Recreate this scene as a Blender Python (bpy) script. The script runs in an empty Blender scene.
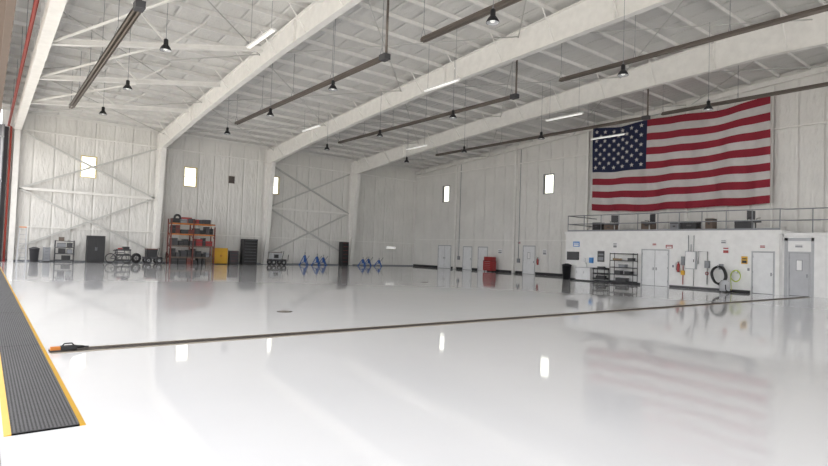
import bpy, bmesh, math, random
from mathutils import Vector, Matrix
random.seed(7)
C=bpy.context; S=C.scene
S.view_settings.view_transform='Standard'
W=35.6; D=45.5; RIDGE=9.4
def roofz(y): return 10.1+0.07*(D-RIDGE-abs(y-RIDGE))
# ---------------- materials
M={}
def mat(name,col,rough=0.5,metal=0.0,var=0.06,scale=3.0,bump=0.0,bscale=20.0,emit=0,coat=0,spec=None):
    m=bpy.data.materials.new(name); m.use_nodes=True; nt=m.node_tree; b=nt.nodes['Principled BSDF']
    tc=nt.nodes.new('ShaderNodeTexCoord'); n=nt.nodes.new('ShaderNodeTexNoise'); n.inputs['Scale'].default_value=scale; n.inputs['Detail'].default_value=4
    nt.links.new(tc.outputs['Object'],n.inputs['Vector'])
    cr=nt.nodes.new('ShaderNodeValToRGB'); cr.color_ramp.elements[0].position=.3; cr.color_ramp.elements[1].position=.7
    cr.color_ramp.elements[0].color=tuple(c*(1-var) for c in col)+(1,); cr.color_ramp.elements[1].color=tuple(min(1,c*(1+var*.5)) for c in col)+(1,)
    nt.links.new(n.outputs['Fac'],cr.inputs['Fac']); nt.links.new(cr.outputs['Color'],b.inputs['Base Color'])
    b.inputs['Roughness'].default_value=rough; b.inputs['Metallic'].default_value=metal
    if coat: b.inputs['Coat Weight'].default_value=coat; b.inputs['Coat Roughness'].default_value=.03
    if spec is not None: b.inputs['Specular IOR Level'].default_value=spec
    if bump:
        n2=nt.nodes.new('ShaderNodeTexNoise'); n2.inputs['Scale'].default_value=bscale
        nt.links.new(tc.outputs['Object'],n2.inputs['Vector'])
        bp=nt.nodes.new('ShaderNodeBump'); bp.inputs['Strength'].default_value=bump; bp.inputs['Distance'].default_value=.05
        nt.links.new(n2.outputs['Fac'],bp.inputs['Height']); nt.links.new(bp.outputs['Normal'],b.inputs['Normal'])
    if emit:
        b.inputs['Emission Color'].default_value=tuple(col)+(1,); b.inputs['Emission Strength'].default_value=emit
    M[name]=m; return m
def insul(name,col,axis,period,stretch,dist=.04):
    m=mat(name,col,.42,0,.07,.5); nt=m.node_tree; b=nt.nodes['Principled BSDF']
    tc=nt.nodes.new('ShaderNodeTexCoord')
    mp=nt.nodes.new('ShaderNodeMapping'); mp.inputs['Scale'].default_value=stretch
    nt.links.new(tc.outputs['Object'],mp.inputs['Vector'])
    n=nt.nodes.new('ShaderNodeTexNoise'); n.inputs['Scale'].default_value=1.6; n.inputs['Detail'].default_value=6
    nt.links.new(mp.outputs['Vector'],n.inputs['Vector'])
    sx=nt.nodes.new('ShaderNodeSeparateXYZ'); nt.links.new(tc.outputs['Object'],sx.inputs[0])
    d=nt.nodes.new('ShaderNodeMath'); d.operation='DIVIDE'; d.inputs[1].default_value=period; nt.links.new(sx.outputs[axis],d.inputs[0])
    fr=nt.nodes.new('ShaderNodeMath'); fr.operation='FRACT'; nt.links.new(d.outputs[0],fr.inputs[0])
    pp=nt.nodes.new('ShaderNodeMath'); pp.operation='PINGPONG'; pp.inputs[1].default_value=.5; nt.links.new(fr.outputs[0],pp.inputs[0])
    mr=nt.nodes.new('ShaderNodeMapRange'); mr.inputs['From Max'].default_value=.08; nt.links.new(pp.outputs[0],mr.inputs['Value'])
    ad=nt.nodes.new('ShaderNodeMath'); ad.operation='ADD'; nt.links.new(mr.outputs[0],ad.inputs[0]); 
    k2=nt.nodes.new('ShaderNodeMath'); k2.operation='MULTIPLY'; k2.inputs[1].default_value=2.2; nt.links.new(n.outputs['Fac'],k2.inputs[0]); nt.links.new(k2.outputs[0],ad.inputs[1])
    bp=nt.nodes.new('ShaderNodeBump'); bp.inputs['Strength'].default_value=.9; bp.inputs['Distance'].default_value=dist
    nt.links.new(ad.outputs[0],bp.inputs['Height']); nt.links.new(bp.outputs['Normal'],b.inputs['Normal'])
insul('wall_x',(.79,.78,.75),'X',1.22,(2.5,1,.7),.05)
insul('wall_y',(.79,.78,.75),'Y',1.22,(1,2.5,.7),.05)
insul('roofmat',(.70,.695,.675),'X',1.22,(1.6,1,1),.06)
mat('steel_white',(.86,.85,.82),.4)
mat('purlin_white',(.78,.775,.75),.4)
mat('steel_shaded',(.56,.56,.54),.4)  # darker copy of the steel white, shade on braces put into the colour
mat('white_paint',(.82,.82,.81),.45)
mat('box_wall',(.85,.85,.84),.5,bump=.05)
mat('door_white',(.79,.80,.81),.4)
mat('grey',(.26,.27,.29),.5)
mat('ltgrey',(.48,.49,.51),.45)
mat('darkgrey',(.06,.06,.065),.5)
mat('black',(.013,.013,.015),.45)
mat('rubber',(.045,.045,.048),.7,bump=.2)
mat('mat_knob',(.13,.13,.135),.6)
mat('yellow',(.70,.40,.03),.5)
mat('orange',(.60,.20,.03),.45)
mat('red',(.34,.03,.03),.4)
mat('flagred',(.27,.018,.036),.85)
mat('flagwhite',(.58,.55,.54),.85)
mat('flagblue',(.012,.017,.055),.85)
mat('blue',(.03,.12,.42),.4)
mat('skyblue',(.06,.25,.6),.4)
mat('green',(.10,.25,.08),.5)
mat('lime',(.5,.6,.1),.5)
mat('brown',(.15,.11,.085),.55)
mat('heater',(.17,.145,.125),.5,.3)
mat('chrome',(.45,.45,.45),.35,.7)
mat('cardboard',(.34,.24,.14),.8)
mat('signwhite',(.85,.85,.85),.4)
mat('apron',(.60,.57,.52),.8,bump=.2)
mat('threshold',(.26,.21,.16),.8,bump=.2)
mat('maroon',(.17,.04,.03),.5)
mat('pipe_red',(.42,.05,.03),.45)
mat('cream',(.75,.62,.28),.5)
mat('lamp_lens',(.95,.95,.92),.3,emit=.5)
mat('bulb_glass',(.85,.85,.83),.2,emit=.5)
mat('grate',(.08,.065,.055),.5,.3)
mat('drain_edge',(.36,.32,.27),.45,.3)
m=mat('floor_epoxy',(.765,.77,.79),.045,0,.03,.25,spec=.62)
nt=m.node_tree; b=nt.nodes['Principled BSDF']
tc=nt.nodes.new('ShaderNodeTexCoord'); n=nt.nodes.new('ShaderNodeTexNoise'); n.inputs['Scale'].default_value=1.3; n.inputs['Detail'].default_value=3
nt.links.new(tc.outputs['Object'],n.inputs['Vector'])
bp=nt.nodes.new('ShaderNodeBump'); bp.inputs['Strength'].default_value=.06; bp.inputs['Distance'].default_value=.02
nt.links.new(n.outputs['Fac'],bp.inputs['Height']); nt.links.new(bp.outputs['Normal'],b.inputs['Normal'])
g=bpy.data.materials.new('pane'); g.use_nodes=True; nt=g.node_tree; nt.nodes.clear()
o=nt.nodes.new('ShaderNodeOutputMaterial'); t=nt.nodes.new('ShaderNodeBsdfTransparent'); t.inputs[0].default_value=(.97,.97,.90,1)
gl=nt.nodes.new('ShaderNodeBsdfGlossy'); gl.inputs['Roughness'].default_value=.03; mx=nt.nodes.new('ShaderNodeMixShader'); mx.inputs[0].default_value=.06
nt.links.new(t.outputs[0],mx.inputs[1]); nt.links.new(gl.outputs[0],mx.inputs[2]); nt.links.new(mx.outputs[0],o.inputs[0]); M['pane']=g
# ---------------- builder
class B:
    def __init__(s): s.v=[];s.f=[];s.m=[];s.names=[];s.sm=[]
    def mi(s,n):
        if n not in s.names: s.names.append(n)
        return s.names.index(n)
    def add(s,vs,fs,mt,smooth=False):
        o=len(s.v); s.v+= [tuple(v) for v in vs]; k=s.mi(mt)
        for f in fs: s.f.append([i+o for i in f]); s.m.append(k); s.sm.append(smooth)
    def box(s,x0,x1,y0,y1,z0,z1,mt):
        s.add([(x0,y0,z0),(x1,y0,z0),(x1,y1,z0),(x0,y1,z0),(x0,y0,z1),(x1,y0,z1),(x1,y1,z1),(x0,y1,z1)],
              [(0,3,2,1),(4,5,6,7),(0,1,5,4),(1,2,6,5),(2,3,7,6),(3,0,4,7)],mt)
    def cb(s,c,d,mt): s.box(c[0]-d[0]/2,c[0]+d[0]/2,c[1]-d[1]/2,c[1]+d[1]/2,c[2]-d[2]/2,c[2]+d[2]/2,mt)
    def beam(s,p,q,w,h,mt):
        p=Vector(p);q=Vector(q);d=(q-p).normalized(); up=Vector((0,0,1))
        if abs(d.z)>.98: up=Vector((0,1,0))
        r=d.cross(up).normalized(); u=r.cross(d).normalized()
        vs=[]
        for e in (p,q):
            for a,b_ in((-1,-1),(1,-1),(1,1),(-1,1)): vs.append(e+r*(a*w/2)+u*(b_*h/2))
        s.add(vs,[(0,1,2,3),(7,6,5,4),(0,4,5,1),(1,5,6,2),(2,6,7,3),(3,7,4,0)],mt)
    def ibeam(s,p,q,w,h,mt):
        p=Vector(p);q=Vector(q); o=Vector((0,0,h/2))
        s.beam(p+o,q+o,w,.025,mt); s.beam(p-o,q-o,w,.025,mt); s.beam(p,q,.02,h,mt)
    def tube(s,pts,r,mt,seg=10,closed=False):
        pts=[Vector(p) for p in pts]; n=len(pts); vs=[];fs=[]
        pr=None
        for i,p in enumerate(pts):
            if closed: d=(pts[(i+1)%n]-pts[i-1])
            else: d=(pts[min(i+1,n-1)]-pts[max(i-1,0)])
            d.normalize()
            if pr is None:
                a=Vector((0,0,1)) if abs(d.z)<.9 else Vector((1,0,0)); pr=d.cross(a).normalized()
            pr=(pr-d*pr.dot(d)).normalized(); u=d.cross(pr)
            rr=r[i] if isinstance(r,(list,tuple)) else r
            for k in range(seg):
                t=2*math.pi*k/seg; vs.append(p+pr*(math.cos(t)*rr)+u*(math.sin(t)*rr))
        R=n if closed else n-1
        for i in range(R):
            for k in range(seg):
                a=i*seg+k;b_=i*seg+(k+1)%seg;c=((i+1)%n)*seg+(k+1)%seg;d_=((i+1)%n)*seg+k
                fs.append((a,b_,c,d_))
        if not closed: fs.append(tuple(range(seg))[::-1]); fs.append(tuple((n-1)*seg+k for k in range(seg)))
        s.add(vs,fs,mt,True)
    def torus(s,c,R,r,axis,mt,seg=24):
        pts=[]
        for k in range(seg):
            t=2*math.pi*k/seg;a=math.cos(t)*R;b_=math.sin(t)*R
            o={'x':(0,a,b_),'y':(a,0,b_),'z':(a,b_,0)}[axis]; pts.append(Vector(c)+Vector(o))
        s.tube(pts,r,mt,8,True)
    def lathe(s,c,prof,mt,seg=20):
        vs=[];fs=[]
        for r,z in prof:
            for k in range(seg):
                t=2*math.pi*k/seg; vs.append((c[0]+r*math.cos(t),c[1]+r*math.sin(t),c[2]+z))
        for i in range(len(prof)-1):
            for k in range(seg):
                fs.append((i*seg+k,i*seg+(k+1)%seg,(i+1)*seg+(k+1)%seg,(i+1)*seg+k))
        s.add(vs,fs,mt,True)
    def done(s,name,loc=(0,0,0),rz=0,bevel=0):
        me=bpy.data.meshes.new(name); me.from_pydata(s.v,[],s.f); 
        for nme in s.names: me.materials.append(M[nme])
        for p,k,sm in zip(me.polygons,s.m,s.sm): p.material_index=k; p.use_smooth=sm
        bm=bmesh.new(); bm.from_mesh(me); bmesh.ops.recalc_face_normals(bm,faces=bm.faces); bm.to_mesh(me); bm.free()
        ob=bpy.data.objects.new(name,me); S.collection.objects.link(ob); ob.location=loc; ob.rotation_euler[2]=rz
        if bevel:
            md=ob.modifiers.new('bevel','BEVEL'); md.width=bevel; md.segments=2; md.limit_method='ANGLE'
        return ob
# ---------------- shell
b=B(); b.box(.17,W+.3,-27.2,D+.3,-.3,0,'floor_epoxy'); b.done('floor')
b=B(); b.box(-90,.17,-90,D+60,-.34,-.012,'apron'); b.box(.17,W+40,-90,-27.2,-.34,-.012,'apron'); b.done('ground_apron')
b=B(); b.box(-.3,.165,-20,D-1.3,-.012,.004,'threshold'); b.box(.05,.07,-20,D-1.3,.004,.018,'drain_edge'); b.done('door_track')
def wall(name,axis,pos,th,a0,a1,ztop,holes,mt):
    b=B(); us=sorted({a0,a1,*[h[0] for h in holes],*[h[1] for h in holes]})
    if axis=='y': us=sorted({*us,RIDGE,-27.} ) if a0<RIDGE<a1 else us
    for u0,u1 in zip(us,us[1:]):
        hz=sorted([(h[2],h[3]) for h in holes if h[0]<=u0+1e-6 and h[1]>=u1-1e-6])
        z=0; segs=[]
        for h0,h1 in hz: segs.append((z,h0)); z=h1
        segs.append((z,None))
        for z0,z1 in segs:
            t0=z1 if z1 is not None else ztop(u0); t1=z1 if z1 is not None else ztop(u1)
            if axis=='x': vs=[(u0,pos,z0),(u1,pos,z0),(u1,pos+th,z0),(u0,pos+th,z0),(u0,pos,t0),(u1,pos,t1),(u1,pos+th,t1),(u0,pos+th,t0)]
            else: vs=[(pos,u0,z0),(pos+th,u0,z0),(pos+th,u1,z0),(pos,u1,z0),(pos,u0,t0),(pos+th,u0,t0),(pos+th,u1,t1),(pos,u1,t1)]
            b.add(vs,[(0,3,2,1),(4,5,6,7),(0,1,5,4),(1,2,6,5),(2,3,7,6),(3,0,4,7)],mt)
    return b.done(name)
wins_n=[(5.25,6.15,6.1,7.55),(12.3,13.2,6.15,7.6),(19.35,20.25,6.2,7.65)]
wins_e=[(40.2,41.1,6.55,8.05),(27.7,28.65,6.6,8.1)]
wall('wall_north','x',D,.2,.6,W,lambda u:10.1,wins_n,'wall_x')
wall('wall_east','y',W,.2,-27.,D,roofz,wins_e,'wall_y')
k=1
for w in wins_n:
    b=B(); x0,x1,z0,z1=w; y=D-.03
    for a in((x0-.06,x0,z0-.06,z1+.06),(x1,x1+.06,z0-.06,z1+.06),(x0,x1,z0-.06,z0),(x0,x1,z1,z1+.06)): b.box(a[0],a[1],y,y+.2,a[2],a[3],'cream')
    b.box(x0,x1,y+.06,y+.09,(z0+z1)/2-.02,(z0+z1)/2+.02,'cream')
    b.box(x0,x1,y+.1,y+.11,z0,z1,'pane'); b.done('window_%d'%k); k+=1
for w in wins_e:
    b=B(); y0,y1,z0,z1=w; x=W-.03
    for a in((y0-.06,y0,z0-.06,z1+.06),(y1,y1+.06,z0-.06,z1+.06),(y0,y1,z0-.06,z0),(y0,y1,z1,z1+.06)): b.box(x,x+.2,a[0],a[1],a[2],a[3],'grey')
    b.box(x+.1,x+.11,y0,y1,z0,z1,'pane'); b.done('window_%d'%k); k+=1
b=B()
for (y0,y1) in((RIDGE,D+.25),(-27.2,RIDGE)):
    z0,z1=roofz(y0),roofz(y1)
    b.add([(-.4,y0,z0),(W+.2,y0,z0),(W+.2,y1,z1),(-.4,y1,z1),(-.4,y0,z0+.2),(W+.2,y0,z0+.2),(W+.2,y1,z1+.2),(-.4,y1,z1+.2)],
      [(0,3,2,1),(4,5,6,7),(0,1,5,4),(1,2,6,5),(2,3,7,6),(3,0,4,7)],'roofmat')
b.done('ceiling')
b=B(); y=D-.6
while y>-27:
    z=roofz(y)
    b.box(.2,W-.02,y-.006,y+.006,z-.20,z-.02,'purlin_white'); b.box(.2,W-.02,y-.035,y+.035,z-.205,z-.193,'purlin_white'); y-=1.5
b.done('roof_purlins')
b=B()
for z in(2.35,8.9): b.box(1,W-.05,D-.16,D-.01,z-.04,z+.04,'steel_white')
b.done('wall_girts')
b=B()
b.box(W-.14,W-.01,-26,D-.2,9.26,9.34,'steel_white')
b.box(W-.05,W-.005,24,D-.2,2.75,2.83,'steel_white')
b.done('trim_2')
b=B()
for y0,y1 in((23.45,29.3),(30.7,34.7),(36,36.7),(38,39.6),(41.6,D)): b.box(W-.03,W-.002,y0,y1,.0,.2,'black')
b.done('baseboard_east')
b=B(); b.box(1,W-.03,D-.03,D-.002,0,.10,'grey'); b.done('baseboard_north')
# ---------------- steel frames
def dep(y):
    a=abs(y-RIDGE); P=[(0,1.45),(6,1.25),(14,1.0),(20,.98),(27,1.05),(34.7,1.3),(36.2,1.3)]
    for (a0,d0),(a1,d1) in zip(P,P[1:]):
        if a<=a1: return d0+(d1-d0)*(a-a0)/(a1-a0)
    return 1.3
for X in(10.3,19.0,27.5):
    b=B(); ys=[RIDGE+s for s in(34.5,27,20,14,6,0,-6,-14,-20,-27,-34.5)]
    for y0,y1 in zip(ys,ys[1:]):
        t0,t1=roofz(y0)-.24,roofz(y1)-.24; c0,c1=t0-dep(y0),t1-dep(y1)
        b.add([(X-.01,y0,c0),(X-.01,y1,c1),(X-.01,y1,t1),(X-.01,y0,t0),(X+.01,y0,c0),(X+.01,y1,c1),(X+.01,y1,t1),(X+.01,y0,t0)],
              [(0,1,2,3),(7,6,5,4),(0,4,5,1),(2,6,7,3),(0,3,7,4),(1,5,6,2)],'steel_white')
        b.beam((X,y0,t0),(X,y1,t1),.30,.03,'steel_white'); b.beam((X,y0,c0),(X,y1,c1),.30,.03,'steel_white')
    for sgn in(1,-1):
        yo=RIDGE+sgn*35.9; yb=RIDGE+sgn*35.35; yk=RIDGE+sgn*34.5; zt=roofz(yo)-.24; ztk=roofz(yk)-.24; zk=ztk-dep(yk)
        for x0 in(X-.01,X+.01):
            vs=[(x0,yo,0),(x0,yb,0),(x0,yk,zk),(x0,yo,zk),(x0,yk,ztk),(x0,yo,zt)]
            b.add(vs,[(0,1,2,3),(3,2,4,5)],'steel_white')
        b.beam((X,yo,0),(X,yo,zt),.34,.03,'steel_white'); b.beam((X,yb,0),(X,yk,zk),.34,.03,'steel_white'); b.beam((X,yo,zt),(X,yk,ztk),.3,.03,'steel_white')
        b.box(X-.2,X+.2,min(yo,yb)-.05,max(yo,yb)+.05,0,.03,'grey')
        b.box(X-.15,X+.15,min(yo,yk),max(yo,yk),zk-.02,zk+.01,'steel_white')
    for y in(37,22,12,0,-12):
        t=roofz(y)-.24; b.box(X-.14,X+.14,y-.015,y+.015,t-dep(y),t,'steel_white')
    y=D-3.6
    while y>-10:
        for s in(-1,1): b.beam((X+s*.05,y,roofz(y)-.24-dep(y)+.05),(X+s*.9,y,roofz(y)-.2),.04,.04,'steel_white')
        y-=3
    b.done('rigid_steel_frame')
for y in(38.9,31.5,24.4,17.0,8.9,1.5):
    b=B(); z=roofz(y)-.25
    b.box(W-.32,W-.30,y-.09,y+.09,0,z,'steel_white'); b.box(W-.30,W-.02,y-.008,y+.008,0,z,'steel_white'); b.box(W-.03,W-.005,y-.09,y+.09,0,z,'steel_white'); b.box(W-.34,W-.01,y-.12,y+.12,0,.02,'grey')
    b.done('end_wall_column')
for y in(31.2,38.6):
    b=B(); b.tube([(W-.06,y-.1,1.2),(W-.06,y-.1,roofz(y)-.6)],.025,'grey',8); b.box(W-.14,W-.01,y-.25,y+.0,.9,1.25,'grey'); b.done('wall_conduit')
b=B()
for y0,y1 in((D-.1,RIDGE),(RIDGE,-26.5)):
    for dz in(.26,.56): b.beam((W-.16,y0,roofz(y0)-dz),(W-.16,y1,roofz(y1)-dz),.2,.02,'steel_white')
    b.beam((W-.16,y0,roofz(y0)-.41),(W-.16,y1,roofz(y1)-.41),.012,.3,'steel_white')
b.done('end_wall_rafter')
b=B(); X=1.45; zb=8.8
b.box(X-.2,X+.2,-26,D-.3,zb-.02,zb+.0,'steel_white'); b.box(X-.01,X+.01,-26,D-.3,zb,zb+.42,'steel_white'); b.box(X-.2,X+.2,-26,D-.3,zb+.42,zb+.44,'steel_white')
y=D-.5; s=0
while y>-24:
    b.beam((X,y,zb+.35),(X,y,roofz(y)-.2),.1,.1,'steel_white')
    b.beam((X,y,zb+.35),(X,y-3,roofz(y-3)-.3),.08,.08,'steel_white') if s%2==0 else b.beam((X,y,roofz(y)-.3),(X,y-3,zb+.35),.08,.08,'steel_white')
    y-=3; s+=1
b.box(X-.16,X+.16,D-.5,D-.2,0,9.9,'steel_white')
b.done('door_header_truss')
b=B(); b.tube([(.95,-20,8.95),(.95,D-.5,8.95),(1.1,D-.45,8.9),(1.1,D-.45,.2)],.065,'pipe_red'); b.lathe((1.1,D-.45,0),[(0,0),(.12,0),(.12,.03),(.06,.04),(.06,.25)],'red',12)
y=D-3
while y>-18: b.tube([(.95,y,9.0),(.95,y,roofz(y)-.01)],.012,'grey',6); y-=4
b.done('sprinkler_pipe')
b=B(); b.box(.2,.42,-20,D-1.4,8.3,8.75,'brown'); b.box(-.05,.2,-20,D-1.4,8.6,8.66,'brown')
y=D-2
while y>-18: b.beam((.3,y,8.7),(.3,y,roofz(y)-.01),.08,.08,'steel_shaded'); y-=2.2
b.done('door_track_header')
b=B(); b.box(-.42,-.3,-27,D-1.3,8.6,11.0,'grey'); b.done('wall_west')
for y in(36.3,30.5,24.7,18.9,13,7,1):
    b=B(); q=(9.9,y,roofz(y)-.75); p=(1.68,y,9.0)
    b.ibeam(p,q,.22,.2,'steel_white'); mid=(Vector(p)+Vector(q))/2; b.beam(mid,(mid.x-1.5,y,roofz(y)-.2),.07,.07,'steel_white'); b.beam(mid,(mid.x+1.5,y,roofz(y)-.2),.07,.07,'steel_white')
    b.beam(p,(5.7,y-5.8,roofz(y-5.8)-1.6),.07,.07,'steel_white')
    b.done('header_brace_strut')
b=B(); 
for X0,X1 in((1.5,10.3),(10.3,19),(19,27.5),(27.5,W)):
    for y in(44,35,26,17):
        b.tube([(X0,y,roofz(y)-.45),(X1,y-9,roofz(y-9)-.45)],.028,'steel_shaded',6); b.tube([(X1,y,roofz(y)-.5),(X0,y-9,roofz(y-9)-.5)],.028,'steel_shaded',6)
b.done('roof_brace_rods')
for X0,X1 in((1.7,10.1),(19.2,27.3)):
    b=B(); y=D-.25
    for z0,z1 in((.9,4.9),(4.9,8.7)):
        b.beam((X0,y,z0),(X1,y,z1),.12,.12,'steel_shaded'); b.beam((X1,y-.12,z0),(X0,y-.12,z1),.12,.12,'steel_shaded')
    b.box(X0,X1,y-.18,y-.02,4.82,4.98,'steel_white')
    b.done('wall_cross_brace')
b=B(); b.box(15.8,16.3,D-.04,D-.005,6.7,7.3,'brown')
for i in range(6): b.box(15.83,16.27,D-.07,D-.03,6.74+i*.09,6.78+i*.09,'darkgrey')
b.done('wall_vent')
# ---------------- heaters
def heater(x,y0,y1,z):
    b=B()
    L=y1-y0; prof=[(-.15,-.02),(-.09,.10),(.09,.10),(.15,-.02)]
    vs=[(px,0,pz) for px,pz in prof]+[(px,L,pz) for px,pz in prof]
    vs+=[(px*.93,0,pz-.012) for px,pz in prof]+[(px*.93,L,pz-.012) for px,pz in prof]
    fs=[(0,1,5,4),(1,2,6,5),(2,3,7,6),(8,12,13,9),(9,13,14,10),(10,14,15,11)]
    b.add(vs,fs,'heater'); 
    for dx in(-.07,.07): b.tube([(dx,.1,-.02),(dx,L-.1,-.02)],.042,'heater',8)
    b.tube([(-.07,L-.1,-.02),(-.05,L+.05,-.02),(.05,L+.05,-.02),(.07,L-.1,-.02)],.042,'heater',8)
    b.box(-.14,.14,-.4,0,-.1,.12,'darkgrey')
    n=int(L//4)+1
    for i in range(n+1):
        yy=L*i/n; zt=roofz(y0+yy)-z-.01
        b.tube([(-.1,yy,.1),(0,yy,.45),(0,yy,zt)],.010,'grey',5); b.tube([(.1,yy,.1),(0,yy,.45)],.010,'grey',5)
    zt=roofz(y0-.3)-z-.01
    b.tube([(0,-.3,.1),(0,-.3,zt)],.05,'heater',8)
    b.done('radiant_tube_heater',(x,y0,z))
heater(3.4,18.5,35,8.75); heater(3.4,2,15,8.75)
heater(12.0,17.8,33.6,9.1); heater(12.0,4,15.2,9.1)
heater(21.3,19.4,37,9.75); heater(21.3,5,16.3,9.95)
heater(29.9,17,35.5,9.75); heater(29.9,4,15.8,9.8)
def pendant(x,y,z=8.5):
    b=B(); 
    b.lathe((0,0,0),[(.20,-.16),(.195,-.12),(.14,-.02),(.09,.04),(.08,.05),(.08,.22),(.05,.26),(.012,.27)],'black')
    b.lathe((0,0,0),[(.19,-.155),(.13,-.03),(.0,.0)],'ltgrey')
    b.lathe((0,0,0),[(.0,-.16),(.07,-.13),(.08,-.06),(.03,-.01)],'bulb_glass',12)
    b.tube([(0,0,.27),(0,0,roofz(y)-z-.01)],.010,'grey',6); b.torus((0,0,.30),.03,.008,'x','grey',10)
    b.done('high_bay_light',(x,y,z))
for x in(4.8,11.6,18.6,25.6):
    for y in(5.5,11.4,20.9,27.5,34):
        if (x,y)!=(18.6,5.5): pendant(x,y,8.6)
for x,y in((8.0,20.2),(16.8,19.8),(25.7,19.4),(31.9,20.6),(25.7,33),(16.8,33)):
    b=B(); b.box(-.08,.08,-1.25,1.25,0,.06,'white_paint'); b.tube([(-.04,-1.2,-.02),(-.04,1.2,-.02)],.02,'lamp_lens'); b.tube([(.04,-1.2,-.02),(.04,1.2,-.02)],.02,'lamp_lens')
    for e in(-1,1): b.tube([(0,e,.06),(0,e,roofz(y+e)-9.51)],.008,'grey',5)
    b.done('linear_light_fixture',(x,y,9.5))
# ---------------- floor things
b=B(); b.box(.80,31.5,9.10,9.14,0,.012,'drain_edge'); b.box(.80,31.5,9.42,9.46,0,.012,'drain_edge'); b.box(.80,31.5,9.14,9.42,0,.003,'black')
x=.85
while x<31.45: b.box(x,x+.03,9.14,9.42,.003,.009,'grate'); x+=.06
for y in(9.21,9.28,9.35): b.box(.8,31.5,y-.006,y+.006,.009,.011,'grate')
b.done('trench_drain')
def mat_obj(y0,y1):
    b=B(); x0,x1=.20,.775; L=y1-y0; w=x1-x0
    b.box(.05,w-.05,0,L,0,.012,'rubber')
    for a,c in((0,.05),(w-.05,w)):
        lo,hi=(0,.012) if a==0 else (.012,0)
        b.add([(a,0,0),(c,0,0),(c,L,0),(a,L,0),(a,0,.001+lo),(c,0,.001+hi),(c,L,.001+hi),(a,L,.001+lo)],[(0,3,2,1),(4,5,6,7),(0,1,5,4),(1,2,6,5),(2,3,7,6),(3,0,4,7)],'yellow')
    b.box(.05,w-.05,-.0,.01,0,.014,'black')
    y=.03
    while y<min(L,9):
        x=.065
        while x<w-.06: b.box(x,x+.014,y,y+.022,.012,.015,'mat_knob'); x+=.028
        y+=.037
    b.done('anti_fatigue_mat',(x0,y0,0))
mat_obj(5.5,9.9)
y=9.93
while y<38: mat_obj(y,y+4.4); y+=4.43
b=B(); b.box(-.02,.10,-.035,.035,.012,.06,'orange'); b.box(.10,.30,-.045,.045,.008,.065,'black'); b.tube([(.28,0,.04),(.4,.02,.03)],[.028,.018],'black'); b.tube([(.12,0,.06),(.15,0,.095),(.24,0,.095),(.27,0,.06)],.011,'black',8); b.tube([(.4,.02,.03),(.46,.03,.025)],.014,'darkgrey')
b.done('hand_scrubber_tool',(.83,9.26,.012),0.05,.004)
for x,y in((5.9,12.6),(18,22),(9,33)):
    b=B(); b.lathe((0,0,0),[(0,.008),(.16,.008),(.19,.004),(.19,0)],'grate',24); b.torus((0,0,.006),.10,.006,'z','drain_edge'); b.done('floor_drain_cover',(x,y,0))
# ---------------- flag
b=B(); FY0,FY1,FZ0,FZ1=12.15,23.8,4.95,11.1; NU,NV=160,52; CU=.36
def fpos(u,v):
    y=FY1+(FY0-FY1)*u; z=FZ1+(FZ0-FZ1)*v
    z-= (.20*math.sin(math.pi*u)+.07*math.sin(3.2*math.pi*u)+.05*math.sin(11*u+4*v))*(1-v*.6)
    z+= .05*math.sin(7*u+2)*v + .03*math.sin(23*u+3*v)
    x=W-.56+ .07*math.sin(u*42+v*3)*(.3+.7*v)+.05*math.sin(u*17-v*5)+.02*math.sin(u*80-v*9)*(.4+.6*v)
    return (x,y,z)
vs=[fpos(i/NU,j/NV) for j in range(NV+1) for i in range(NU+1)]
fr=[];fw=[];fb=[]
for j in range(NV):
    for i in range(NU):
        q=(j*(NU+1)+i,j*(NU+1)+i+1,(j+1)*(NU+1)+i+1,(j+1)*(NU+1)+i)
        if (i+.5)/NU<CU and (j+.5)/NV<7/13: fb.append(q)
        elif (j//4)%2==0: fr.append(q)
        else: fw.append(q)
for fs,mt in((fr,'flagred'),(fw,'flagwhite'),(fb,'flagblue')):
    b.add(vs,fs,mt,True)
for r in range(9):
    for c in range(6 if r%2==0 else 5):
        cu=CU*( (c*2+1+(r%2))/12); cv=(7/13)*((r+1)/10)
        px,py,pz=fpos(cu,cv); R=.17; pts=[]
        for k in range(10):
            a=math.pi/2+k*math.pi/5; rr=R if k%2==0 else R*.4
            pts.append((px-.07,py-math.cos(a)*rr,pz+math.sin(a)*rr))
        pts.append((px-.07,py,pz)); b.add(pts,[(10,k,(k+1)%10) for k in range(10)],'flagwhite')
for u in [i/12 for i in range(13)]:
    p=fpos(u,0); b.tube([p,(W-.40,p[1],FZ1+.2)],.010,'ltgrey',5)
b.tube([(W-.40,FY1+.3,FZ1+.2),(W-.40,FY0-.3,FZ1+.2)],.02,'ltgrey',6)
b.done('american_flag')
# ---------------- mezzanine
BX=31.6
b=B(); b.box(BX,W-.36,10.5,23.4,0,3.1,'box_wall'); b.box(BX-.06,W-.36,10.4,23.5,3.1,3.28,'box_wall')
b.box(BX+.5,W-.36,5,10.5,0,3.0,'box_wall'); b.box(BX+.3,W-.36,5,10.4,3.0,3.15,'box_wall'); b.done('mezzanine_office')
b=B(); b.box(BX-.02,BX-.001,17.9,23.4,0,.12,'darkgrey'); b.box(BX-.02,BX-.001,11.8,16.1,0,.12,'darkgrey'); b.done('baseboard_mezzanine')
b=B(); zf=3.281
for dz in(.5,1.07): b.tube([(W-.6,23.3,zf+dz),(BX+.05,23.3,zf+dz),(BX+.05,10.5,zf+dz),(BX+.4,10.3,zf+dz),(BX+.4,5.1,zf+dz)],.028,'grey',8)
y=23.3
while y>10.4: b.tube([(BX+.05,y,zf),(BX+.05,y,zf+1.07)],.025,'grey',8); y-=1.28
y=9.2
while y>5: b.tube([(BX+.4,y,zf-.13),(BX+.4,y,zf+1.07)],.025,'grey',8); y-=1.28
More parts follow.
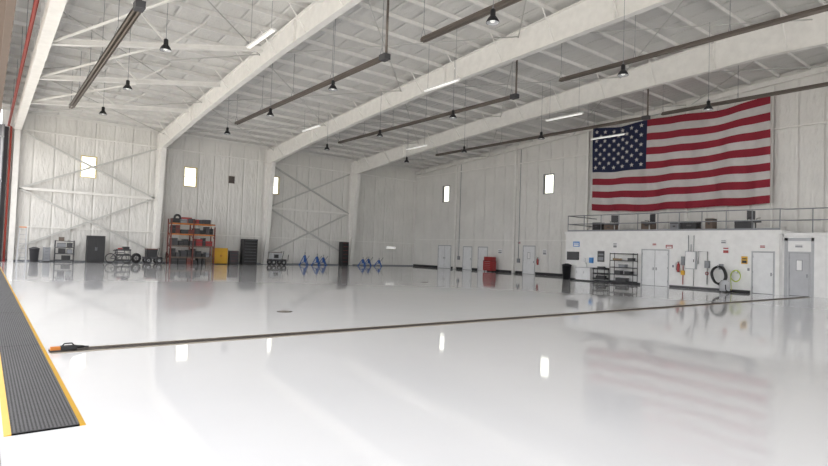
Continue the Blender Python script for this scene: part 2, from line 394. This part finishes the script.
b.box(BX+.03,BX+.045,10.5,23.3,zf,zf+.1,'grey'); b.done('guard_railing')
def door(name,x,y0,y1,h=2.13,leaves=1,win=False,mt='door_white'):
    b=B(); fr='ltgrey'; w=y1-y0
    b.box(-.03,0,-.06,0,0,h+.06,fr); b.box(-.03,0,w,w+.06,0,h+.06,fr); b.box(-.03,0,0,w,h,h+.06,fr)
    b.box(-.01,-.001,0,w,0,h,'darkgrey')
    lw=w/leaves
    for i in range(leaves):
        a=i*lw+.012; c=(i+1)*lw-.012
        b.box(-.02,-.012,a,c,.015,h-.012,mt)
        ky=(c-.08) if (leaves==2 and i==0) else a+.08
        b.box(-.03,-.02,ky-.03,ky+.03,.93,1.1,'grey'); b.tube([(-.03,ky,1.0),(-.07,ky,1.0),(-.07,ky+.1*(1 if i else -1),1.0)],.01,'chrome',6)
        for hz in(.25,1.05,1.85): b.box(-.03,-.015,(a if ky>a+lw/2 else c-.015),(a+.015 if ky>a+lw/2 else c),hz,hz+.1,'grey')
        if win: b.box(-.028,-.02,(a+c)/2-.14,(a+c)/2+.14,1.25,1.8,'grey'); b.box(-.031,-.028,(a+c)/2-.11,(a+c)/2+.11,1.28,1.77,'signwhite')
    return b.done(name,(x,y0,0))
door('door_1',W-.002,39.7,41.5,2.2,2); door('door_2',W-.002,34.8,35.9); door('door_3',W-.002,29.4,30.6,2.3,1,True)
door('door_4',BX-.001,16.2,17.8,2.13,2); door('door_5',BX-.001,10.75,11.7); door('door_6',BX+.499,9.35,10.2,2.15,1,True,'ltgrey')
door('door_7',W-.002,36.8,37.9)
b=B(); b.box(-.01,0,-.12,0,0,2.9,'ltgrey'); b.box(-.01,0,1.0,1.15,0,2.9,'ltgrey'); b.box(-.01,0,-.12,1.15,2.75,2.9,'ltgrey'); b.done('trim_1',(BX+.499,9.28,0))
def shelf(name,w,d,h,n,mt,items=()):
    b=B()
    for x in(0,d):
        for y in(0,w): b.tube([(x,y,.06),(x,y,h)],.022,mt,8); b.torus((x,y,.045),.03,.015,'y','black',10)
    for i in range(n):
        z=.15+(h-.2)*i/(n-1)
        for x in(0,d): b.box(x-.01,x+.01,0,w,z-.025,z+.025,mt)
        for y in(0,w): b.box(0,d,y-.01,y+.01,z-.025,z+.025,mt)
        k=0
        while k<w: b.box(0,d,k,k+.012,z-.004,z+.004,mt); k+=.06
    for (y,z,sy,sz,m2) in items:
        zz=.15+(h-.2)*z/(n-1)+.022; b.box(.06,d-.06,y,y+sy,zz,zz+sz,m2); b.box(.05,d-.05,y-.01,y+sy+.01,zz+sz*.85,zz+sz*.93,'darkgrey')
    return b
shelf('s',1.55,.5,1.9,5,'black',[(.1,3,.3,.16,'darkgrey'),(.6,2,.4,.18,'grey'),(.2,1,.4,.2,'black'),(.9,1,.4,.22,'darkgrey'),(1.0,3,.4,.12,'cardboard'),(.5,0,.7,.2,'black')]).done('wire_shelf_cart',(BX-.7,18.0,0))
def cart(w,d,h,mt,top='black'):
    b=B()
    for x in(.03,d-.03):
        for y in(.03,w-.03): b.tube([(x,y,.12),(x,y,h)],.022,mt,8); b.torus((x,y,.06),.04,.02,'x',mt,12); b.cb((x,y,.1),(.04,.04,.06),'grey')
    for z in(.2,h*.6,h-.02): b.box(0,d,0,w,z-.02,z+.02,mt); b.box(0,.015,0,w,z,z+.09,mt); b.box(d-.015,d,0,w,z,z+.09,mt)
    b.tube([(.03,w,h-.05),(.03,w+.1,h+.05),(d-.03,w+.1,h+.05),(d-.03,w,h-.05)],.012,mt,6)
    return b
c=cart(.85,.5,.85,'black'); c.box(.1,.4,.2,.6,.85,1.0,'darkgrey'); c.box(.1,.4,.1,.7,.22,.42,'black'); c.done('utility_cart',(BX-.65,19.95,0))
def trashcan(loc,mt='black',h=.8,r=.26):
    b=B(); b.lathe((0,0,0),[(0,.01),(r*.82,.01),(r,h*.95),(r+.03,h*.95),(r+.03,h),(r*.8,h+.05),(r*.3,h+.1),(0,h+.1)],mt); b.torus((0,0,h*.6),r*.95,.012,'z',mt); b.done('trash_can',loc)
trashcan((BX-.4,23.0,0),'black',1.0,.3)
b=B(); b.box(-.07,-.02,0,.95,0,.56,'black'); b.box(-.075,-.07,.03,.92,.03,.53,'darkgrey'); b.box(-.02,0,.3,.6,.15,.4,'grey'); b.done('wall_monitor',(BX-.003,22.3,1.35))
b=B(); b.box(-.5,0,0,1.1,.08,.86,'white_paint'); b.box(-.53,0,-.02,1.12,.86,.9,'ltgrey'); 
for y in(.02,.56): b.box(-.515,-.5,y,y+.52,.12,.82,'door_white'); b.box(-.53,-.515,y+.44,y+.46,.5,.65,'chrome')
b.box(-.42,-.12,.3,.8,.86,.905,'grey'); b.tube([(-.08,.55,.9),(-.08,.55,1.15),(-.16,.55,1.2),(-.24,.55,1.14)],.012,'chrome',8); b.box(-.13,0,.1,.35,1.2,1.55,'skyblue'); b.box(-.12,0,.7,.95,1.25,1.5,'signwhite'); b.done('sink_cabinet',(BX-.003,21.1,0))
def sign(name,y,z,w,h,mt,x=BX,mt2=None):
    b=B(); b.box(-.02,-.002,0,w,0,h,mt)
    if mt2: b.box(-.024,-.02,w*.12,w*.88,h*.12,h*.45,mt2); b.box(-.024,-.02,w*.12,w*.88,h*.6,h*.75,mt2)
    b.done(name,(x,y,z))
sign('notice_board',22.3,2.25,.5,.35,'skyblue',BX,'signwhite')
sign('notice_board',20.4,1.3,.5,.7,'darkgrey',BX-.0,'grey')
sign('notice_sign',19.5,2.2,.3,.4,'signwhite',BX,'grey')
sign('safety_sign',15.95,2.25,.4,.2,'red',BX,'signwhite'); sign('exit_sign',11.1,2.35,.3,.18,'signwhite',BX,'red'); sign('exit_sign',16.9,2.4,.3,.18,'signwhite',BX,'red'); sign('exit_sign',9.6,2.4,.4,.2,'signwhite',BX+.5,'grey'); sign('safety_sign',11.95,1.5,.3,.4,'yellow',BX,'black')
sign('safety_sign',12.85,2.0,.35,.45,'signwhite',BX,'red'); sign('notice_sign',13.0,2.55,.3,.25,'signwhite',BX,'grey')
sign('light_switch',15.85,1.15,.1,.14,'grey',BX); sign('light_switch',11.85,1.15,.1,.14,'grey',BX)
sign('exit_sign',30.9,2.5,.35,.2,'signwhite',W,'red'); sign('notice_sign',33.0,1.6,.5,.4,'signwhite',W,'grey'); sign('notice_sign',28.2,1.6,.4,.5,'signwhite',W,'grey')
def exting(loc):
    b=B(); b.lathe((-.1,0,0),[(0,0),(.075,.0),(.08,.03),(.08,.42),(.05,.49),(.025,.5),(.025,.55),(0,.55)],'red'); b.box(-.14,-.04,-.02,.02,.55,.6,'black'); b.tube([(-.1,.03,.56),(-.1,.13,.5),(-.1,.12,.2),(-.1,.1,.1)],.014,'black',6); b.box(-.02,0,-.1,.1,-.02,.3,'signwhite'); b.done('fire_extinguisher',loc)
exting((BX-.003,15.55,.9)); exting((W-.01,29.0,.8))
b=B(); b.box(-.16,0,0,.6,0,1.0,'ltgrey'); b.box(-.175,-.16,.04,.56,.04,.96,'signwhite'); b.box(-.19,-.175,.08,.12,.4,.55,'black')
for y in(.15,.3,.45): b.tube([(-.08,y,1.0),(-.08,y,1.9 if y!=.3 else 1.4)],.02,'grey',8)
b.box(-.1,0,.66,.85,.2,.7,'grey'); b.tube([(-.05,.75,.2),(-.05,.75,-.9)],.025,'red',8); b.tube([(-.05,.15,0),(-.05,.15,-.95)],.02,'chrome',8); b.box(-.12,0,.66,.85,-.35,-.1,'yellow'); b.done('electrical_panel',(BX-.003,14.55,1.1))
b=B(); b.tube([(-.08,0,.3),(-.08,0,2.1),(-.08,.5,2.1),(-.08,.5,1.4)],.03,'chrome',8); b.box(-.16,0,-.12,.12,1.2,1.6,'grey'); b.torus((-.12,0,.9),.08,.02,'x','red',14); b.done('compressed_air_manifold',(BX-.003,13.95,0))
b=B(); pts=[]
for i in range(64):
    t=i/63*2*math.pi*2.5+math.pi/2; pts.append((-.2-.003*i,.02*math.sin(3*t)+.36*math.cos(t),.85+.46*math.sin(t)))
b.tube(pts,.055,'black',10)
l=pts[-1]; b.tube([l,(-.45,-.3,.25),(-.6,-.5,.09),(-.9,-.7,.06),(-1.05,-1.2,.06),(-.8,-1.7,.06)],.055,'black',10)
b.tube([(0,0,1.3),(-.42,0,1.3),(-.46,0,1.38)],.03,'grey'); b.box(-.03,0,-.12,.12,1.15,1.45,'grey'); b.done('wall_hose_coil',(BX-.003,13.25,0))
b=B(); pts=[]
for i in range(60):
    t=i/59*2*math.pi*3; r=.24+.02*math.sin(t*1.3); pts.append((-.12-.002*i,r*math.cos(t),.85+r*1.2*math.sin(t)))
b.tube(pts,.018,'lime',6); b.tube([pts[-1],(-.26,.2,.5),(-.3,.15,.1),(-.5,.1,.02),(-.6,-.2,.02)],.018,'lime',6); b.box(-.15,0,-.05,.05,1.0,1.15,'chrome'); b.done('garden_hose',(BX-.003,12.45,0))
b=B(); b.lathe((0,0,0),[(0,.08),(.24,.08),(.25,.4),(.22,.55),(.15,.62),(0,.64)],'ltgrey'); 
for a in range(4): t=a*math.pi/2+.7; b.torus((.22*math.cos(t),.22*math.sin(t),.05),.035,.015,'x','black',10)
b.tube([(-.2,-.1,.35),(-.4,-.2,.4),(-.6,-.3,.15),(-.7,-.5,.04)],.025,'black',8); b.done('shop_vacuum',(BX-1.35,12.5,0))
def crate(loc,s,mt):
    b=B(); b.box(0,s[0],0,s[1],0,s[2],mt); b.box(-.01,s[0]+.01,-.01,s[1]+.01,s[2]*.86,s[2]*.95,'darkgrey'); b.box(-.02,0,s[1]*.35,s[1]*.65,s[2]*.55,s[2]*.68,'darkgrey'); b.done('storage_crate',loc,0,.01)
def chair(loc,rz):
    b=B()
    for k in range(5): t=k*2*math.pi/5; b.beam((0,0,.1),(.28*math.cos(t),.28*math.sin(t),.07),.04,.03,'black'); b.torus((.28*math.cos(t),.28*math.sin(t),.034),.02,.012,'x','black',8)
    b.tube([(0,0,.1),(0,0,.45)],.03,'chrome'); b.box(-.24,.24,-.24,.24,.45,.53,'darkgrey'); b.box(.2,.27,-.22,.22,.62,1.1,'darkgrey'); b.beam((.22,0,.48),(.26,0,.7),.06,.02,'black')
    for y in(-.27,.27): b.tube([(.15,y,.5),(.15,y,.7),(-.12,y,.7)],.018,'black',6)
    b.done('office_chair',loc,rz,.01)
rr=random.Random(3)
for y,sy,h,m2 in((22.5,.6,.7,'black'),(21.6,.7,.6,'brown'),(18.9,.7,.7,'brown'),(17.0,.5,.6,'grey'),(16.3,.9,.65,'black'),(14.9,.4,.8,'brown'),(13.3,.9,.6,'darkgrey')): crate((33.3,y-sy,3.281),(.6,sy,h),m2)
for y,r in((20.3,.5),(17.9,-.4),(12.0,1)): chair((32.5,y,3.285),r)
# ---------------- north wall equipment
b=B()
for x in(0,1.6,3.2):
    for y in(0,.9): b.box(x-.04,x+.04,y-.04,y+.04,0,3.4 if x<3 else 2.9,'maroon')
    for z in(.3,1.1,1.9,2.7): b.beam((x,0,z),(x,.9,z+.6 if z<2.6 else z),.03,.03,'maroon')
for z in(.5,1.35,2.25,3.05):
    for y in(0,.9): b.box(0,3.2,y-.03,y+.03,z-.04,z+.04,'orange' if z>1.4 else 'brown')
    b.box(0,3.2,.02,.88,z+.05,z+.07,'brown')
it=random.Random(5)
for z in(.0,.57,1.42,2.32,3.12):
    x=.1
    while x<2.9:
        w=it.uniform(.2,.6); h=it.uniform(.25,.62 if z<3 else .35); mm=it.choice(['black','darkgrey','black','brown','red','darkgrey','black','grey','black','maroon'])
        y0=it.uniform(.05,.15); b.box(x,min(x+w,3.1),y0,.8,z,z+h,mm); b.box(x+.02,min(x+w,3.1)-.02,y0-.02,y0,z+h*.5,z+h*.62,'darkgrey'); x+=w+it.uniform(.01,.1)
b.torus((.5,.45,3.5),.2,.08,'y','rubber'); b.box(.8,1.5,.2,.7,3.12,3.55,'red'); 
b.done('pallet_rack',(10.95,43.3,0))
def cabinet(name,loc,w,d,h,mt,trim='darkgrey',drawers=0):
    b=B(); b.box(0,w,0,d,.06,h,mt); b.box(.03,w-.03,.03,d,0,.06,'black')
    if drawers:
        dh=(h-.12)/drawers
        for i in range(drawers): b.box(.03,w-.03,-.02,0,.08+i*dh,.08+(i+1)*dh-.02,mt); b.box(.1,w-.1,-.04,-.02,.08+(i+.8)*dh,.08+(i+.86)*dh,trim)
    else:
        b.box(.02,w/2-.005,-.02,0,.09,h-.03,mt); b.box(w/2+.005,w-.02,-.02,0,.09,h-.03,mt); b.box(w/2-.06,w/2-.03,-.04,-.02,h*.45,h*.58,trim); b.box(w/2+.03,w/2+.06,-.04,-.02,h*.45,h*.58,trim)
    b.done(name,loc,0,.008)
cabinet('storage_cabinet',(5.7,44.2,0),1.1,.6,1.9,'black','grey')
cabinet('flammable_safety_cabinet',(14.5,44.2,0),1.05,.55,1.3,'yellow','red')
cabinet('tool_chest',(16.75,44.0,0),1.2,.7,2.1,'black','grey',8)
cabinet('tool_chest',(15.75,44.2,0),.7,.5,1.1,'darkgrey','red',4)
cabinet('tool_chest',(26.05,44.0,0),.7,.6,2.2,'black','red',6)
c2=shelf('s',1.1,.45,1.5,4,'darkgrey',[(.1,2,.3,.3,'darkgrey'),(.5,1,.4,.35,'black'),(.2,0,.5,.3,'black'),(.6,3,.3,.25,'brown'),(.5,2,.5,.3,'grey'),(.1,1,.3,.3,'grey')]); c2.done('metal_shelf_unit',(4.95,44.3,0),math.pi/2)
b=B(); b.box(-.55,0,0,1.05,.1,.95,'red'); b.box(-.5,0,.05,1.0,.97,1.3,'red'); b.box(-.56,0,-.01,1.06,.93,.97,'black')
for i in range(5): b.box(-.57,-.55,.04,1.01,.14+i*.16,.27+i*.16,'red'); b.box(-.585,-.57,.2,.85,.23+i*.16,.25+i*.16,'chrome')
for x in(-.45,-.1):
    for yy in(.1,.95): b.torus((x,yy,.05),.03,.02,'y','black',10)
b.done('rolling_tool_chest',(W-.4,33.3,0),0)
def wheel(b,c,R,mt='rubber'):
    b.torus(c,R,.03,'y',mt,28); b.torus(c,R-.04,.012,'y','chrome',24)
    for k in range(12): t=k*math.pi/6; b.tube([c,(c[0]+(R-.03)*math.cos(t),c[1],c[2]+(R-.03)*math.sin(t))],.003,'chrome',4)
    b.tube([(c[0],c[1]-.05,c[2]),(c[0],c[1]+.05,c[2])],.03,'chrome',8)
b=B(); wheel(b,(0,0,.35),.32); wheel(b,(1.05,0,.35),.32)
for p,q in(((0,0,.34),(.42,0,.3)),((0,0,.34),(.3,0,.75)),((.42,0,.3),(.28,0,.85)),((.42,0,.3),(.9,0,.7)),((.3,0,.75),(.88,0,.78)),((1.05,0,.34),(.86,0,.95))): b.tube([p,q],.022,'darkgrey',8)
b.box(.16,.4,-.07,.07,.86,.92,'black'); b.tube([(.9,-.28,1.0),(.86,0,.97),(.9,.28,1.0)],.014,'black',8); b.torus((.42,.04,.3),.09,.01,'y','grey',16)
b.tube([(.42,-.12,.18),(.42,-.05,.18),(.42,0,.3),(.42,.05,.42),(.42,.12,.42)],.012,'black',6); b.done('bicycle',(7.15,44.1,0))
b=B(); b.torus((0,0,.36),.27,.10,'y','rubber',28); b.torus((0,0,.36),.17,.02,'y','ltgrey',20)
for k in range(5): t=k*2*math.pi/5; b.beam((0,0,.36),(.17*math.cos(t),0,.36+.17*math.sin(t)),.04,.05,'grey')
b.done('tire',(8.9,44.5,0.01),.2)
def gpu(name,loc,mt,mt2,rz=0,s=1):
    b=B(); b.box(0,1.4*s,0,.8,.35,.5,'darkgrey'); b.box(.15,1.0*s,.08,.72,.5,1.05,mt); b.box(.13,1.02*s,.06,.74,1.05,1.1,mt2)
    for x in(.25,1.15*s):
        for y in(-.05,.85): b.torus((x,y,.24),.17,.07,'y','rubber',20); b.torus((x,y,.24),.07,.03,'y','ltgrey',14)
    b.tube([(1.4*s,.4,.4),(1.4*s+.3,.4,.35),(1.4*s+.35,.4,.9)],.025,'black',8); b.tube([(1.05*s,.15,.5),(1.2*s,.15,1.15),(1.2*s,.65,1.15),(1.05*s,.65,.5)],.02,'black',8); b.box(.3,.7,.07,.08,.6,.9,'black')
    b.done(name,loc,rz)
gpu('ground_power_cart',(18.9,43.4,0),'ltgrey','brown')
gpu('air_compressor_cart',(9.25,43.4,0),'black','maroon',0,.85)
c=cart(.9,.55,.95,'darkgrey'); c.box(.08,.45,.1,.5,.95,1.2,'black'); c.box(.1,.4,.55,.8,.95,1.1,'red'); c.done('utility_cart',(8.3,43.2,0),math.pi/2)
def jack(loc,mt='blue',h=1.1):
    b=B(); b.tube([(0,0,.25),(0,0,h*.8)],.09,mt,14); b.tube([(0,0,h*.8),(0,0,h)],.04,'chrome',10); b.lathe((0,0,h),[(0,0),(.05,0),(.06,.04),(0,.05)],'chrome')
    for k in range(3):
        t=k*2*math.pi/3+.4; c,s=math.cos(t),math.sin(t)
        b.tube([(c*.08,s*.08,h*.75),(c*.45,s*.45,.06)],.035,mt,8); b.tube([(c*.08,s*.08,.3),(c*.4,s*.4,.12)],.025,mt,8); b.lathe((c*.45,s*.45,0),[(0,.0),(.09,0),(.09,.03),(.03,.06),(0,.06)],mt,12)
    b.tube([(.1,0,.4),(.35,-.2,.85)],.018,'black',6); b.done('aircraft_jack',loc)
for x,y,h in((22.5,44.4,1.1),(23.4,43.8,1.0),(24.3,44.3,.9),(28.3,43.9,.8),(29.2,44.3,.85),(30.0,43.7,.75)): jack((x,y,0),'blue',h)
b=B()
for x in(0,.5):
    b.beam((x,0,0),(x+(.08 if x==0 else -.08),.35,2.3),.05,.03,'ltgrey'); b.beam((x,.9,0),(x+(.08 if x==0 else -.08),.4,2.25),.05,.03,'ltgrey')
for i in range(7): z=.3+i*.3; b.box(.02+z*.03,.48-z*.03,z*.152-.04,z*.152+.05,z-.015,z+.015,'ltgrey')
b.box(.05,.45,.28,.5,2.25,2.32,'orange'); b.done('step_ladder',(1.75,43.8,0))
trashcan((2.7,44.5,0),'darkgrey',.9,.28)
cabinet('parts_cabinet',(3.2,44.5,0),.4,.4,1.0,'grey','black',4)
b=B(); b.box(0,1.1,-.25,0,1.7,1.95,'signwhite'); b.box(.02,1.08,-.26,-.25,1.72,1.93,'lamp_lens'); b.done('wall_heater_unit',(31.8,D-.17,0))  # front panel carries an added glow in its material
b=B()
for i in range(2):
    y=D-1.0+i*.4
    b.box(-3.5,.75,y,y+.16,.0,8.9,'grey')
    for x in(-3.4,-2,-.6,.65): b.box(x-.05,x+.05,y-.06,y,.0,8.9,'ltgrey')
    for z in(.1,2.6,5.2,8.1): b.box(-3.5,.75,y-.06,y,z-.05,z+.05,'ltgrey')
b.box(.75,.98,D-.3,D-.02,0,8.9,'darkgrey')  # dark strip standing in for the shaded gap beside the leaves
b.done('door_8')
# ---------------- world/camera
w=bpy.data.worlds.new('sky'); S.world=w; w.use_nodes=True; nt=w.node_tree; bg=nt.nodes['Background']; bg.inputs[0].default_value=(.985,.985,1,1); bg.inputs[1].default_value=3.1
sl=bpy.data.lights.new('sun','SUN'); sl.energy=9; sl.angle=.01; sl.color=(1,.96,.9); so=bpy.data.objects.new('sun',sl); S.collection.objects.link(so); so.rotation_euler=(math.radians(48),0,math.radians(2)); so.location=(-20,-40,40)
cam=bpy.data.cameras.new('camera'); co=bpy.data.objects.new('camera',cam); S.collection.objects.link(co); S.camera=co
cam.sensor_width=36; cam.lens=550/828*36; cam.clip_end=400
yaw=math.radians(38); p=math.atan(17.8/550); r=math.atan(.034)
F=Vector((math.sin(yaw)*math.cos(p),math.cos(yaw)*math.cos(p),math.sin(p))); R0=Vector((math.cos(yaw),-math.sin(yaw),0)); U0=R0.cross(F)
R=R0*math.cos(r)+U0*math.sin(r); U=R.cross(F)
mt=Matrix((R,U,-F)).transposed().to_4x4(); mt.translation=Vector((0,0,1.6)); co.matrix_world=mt
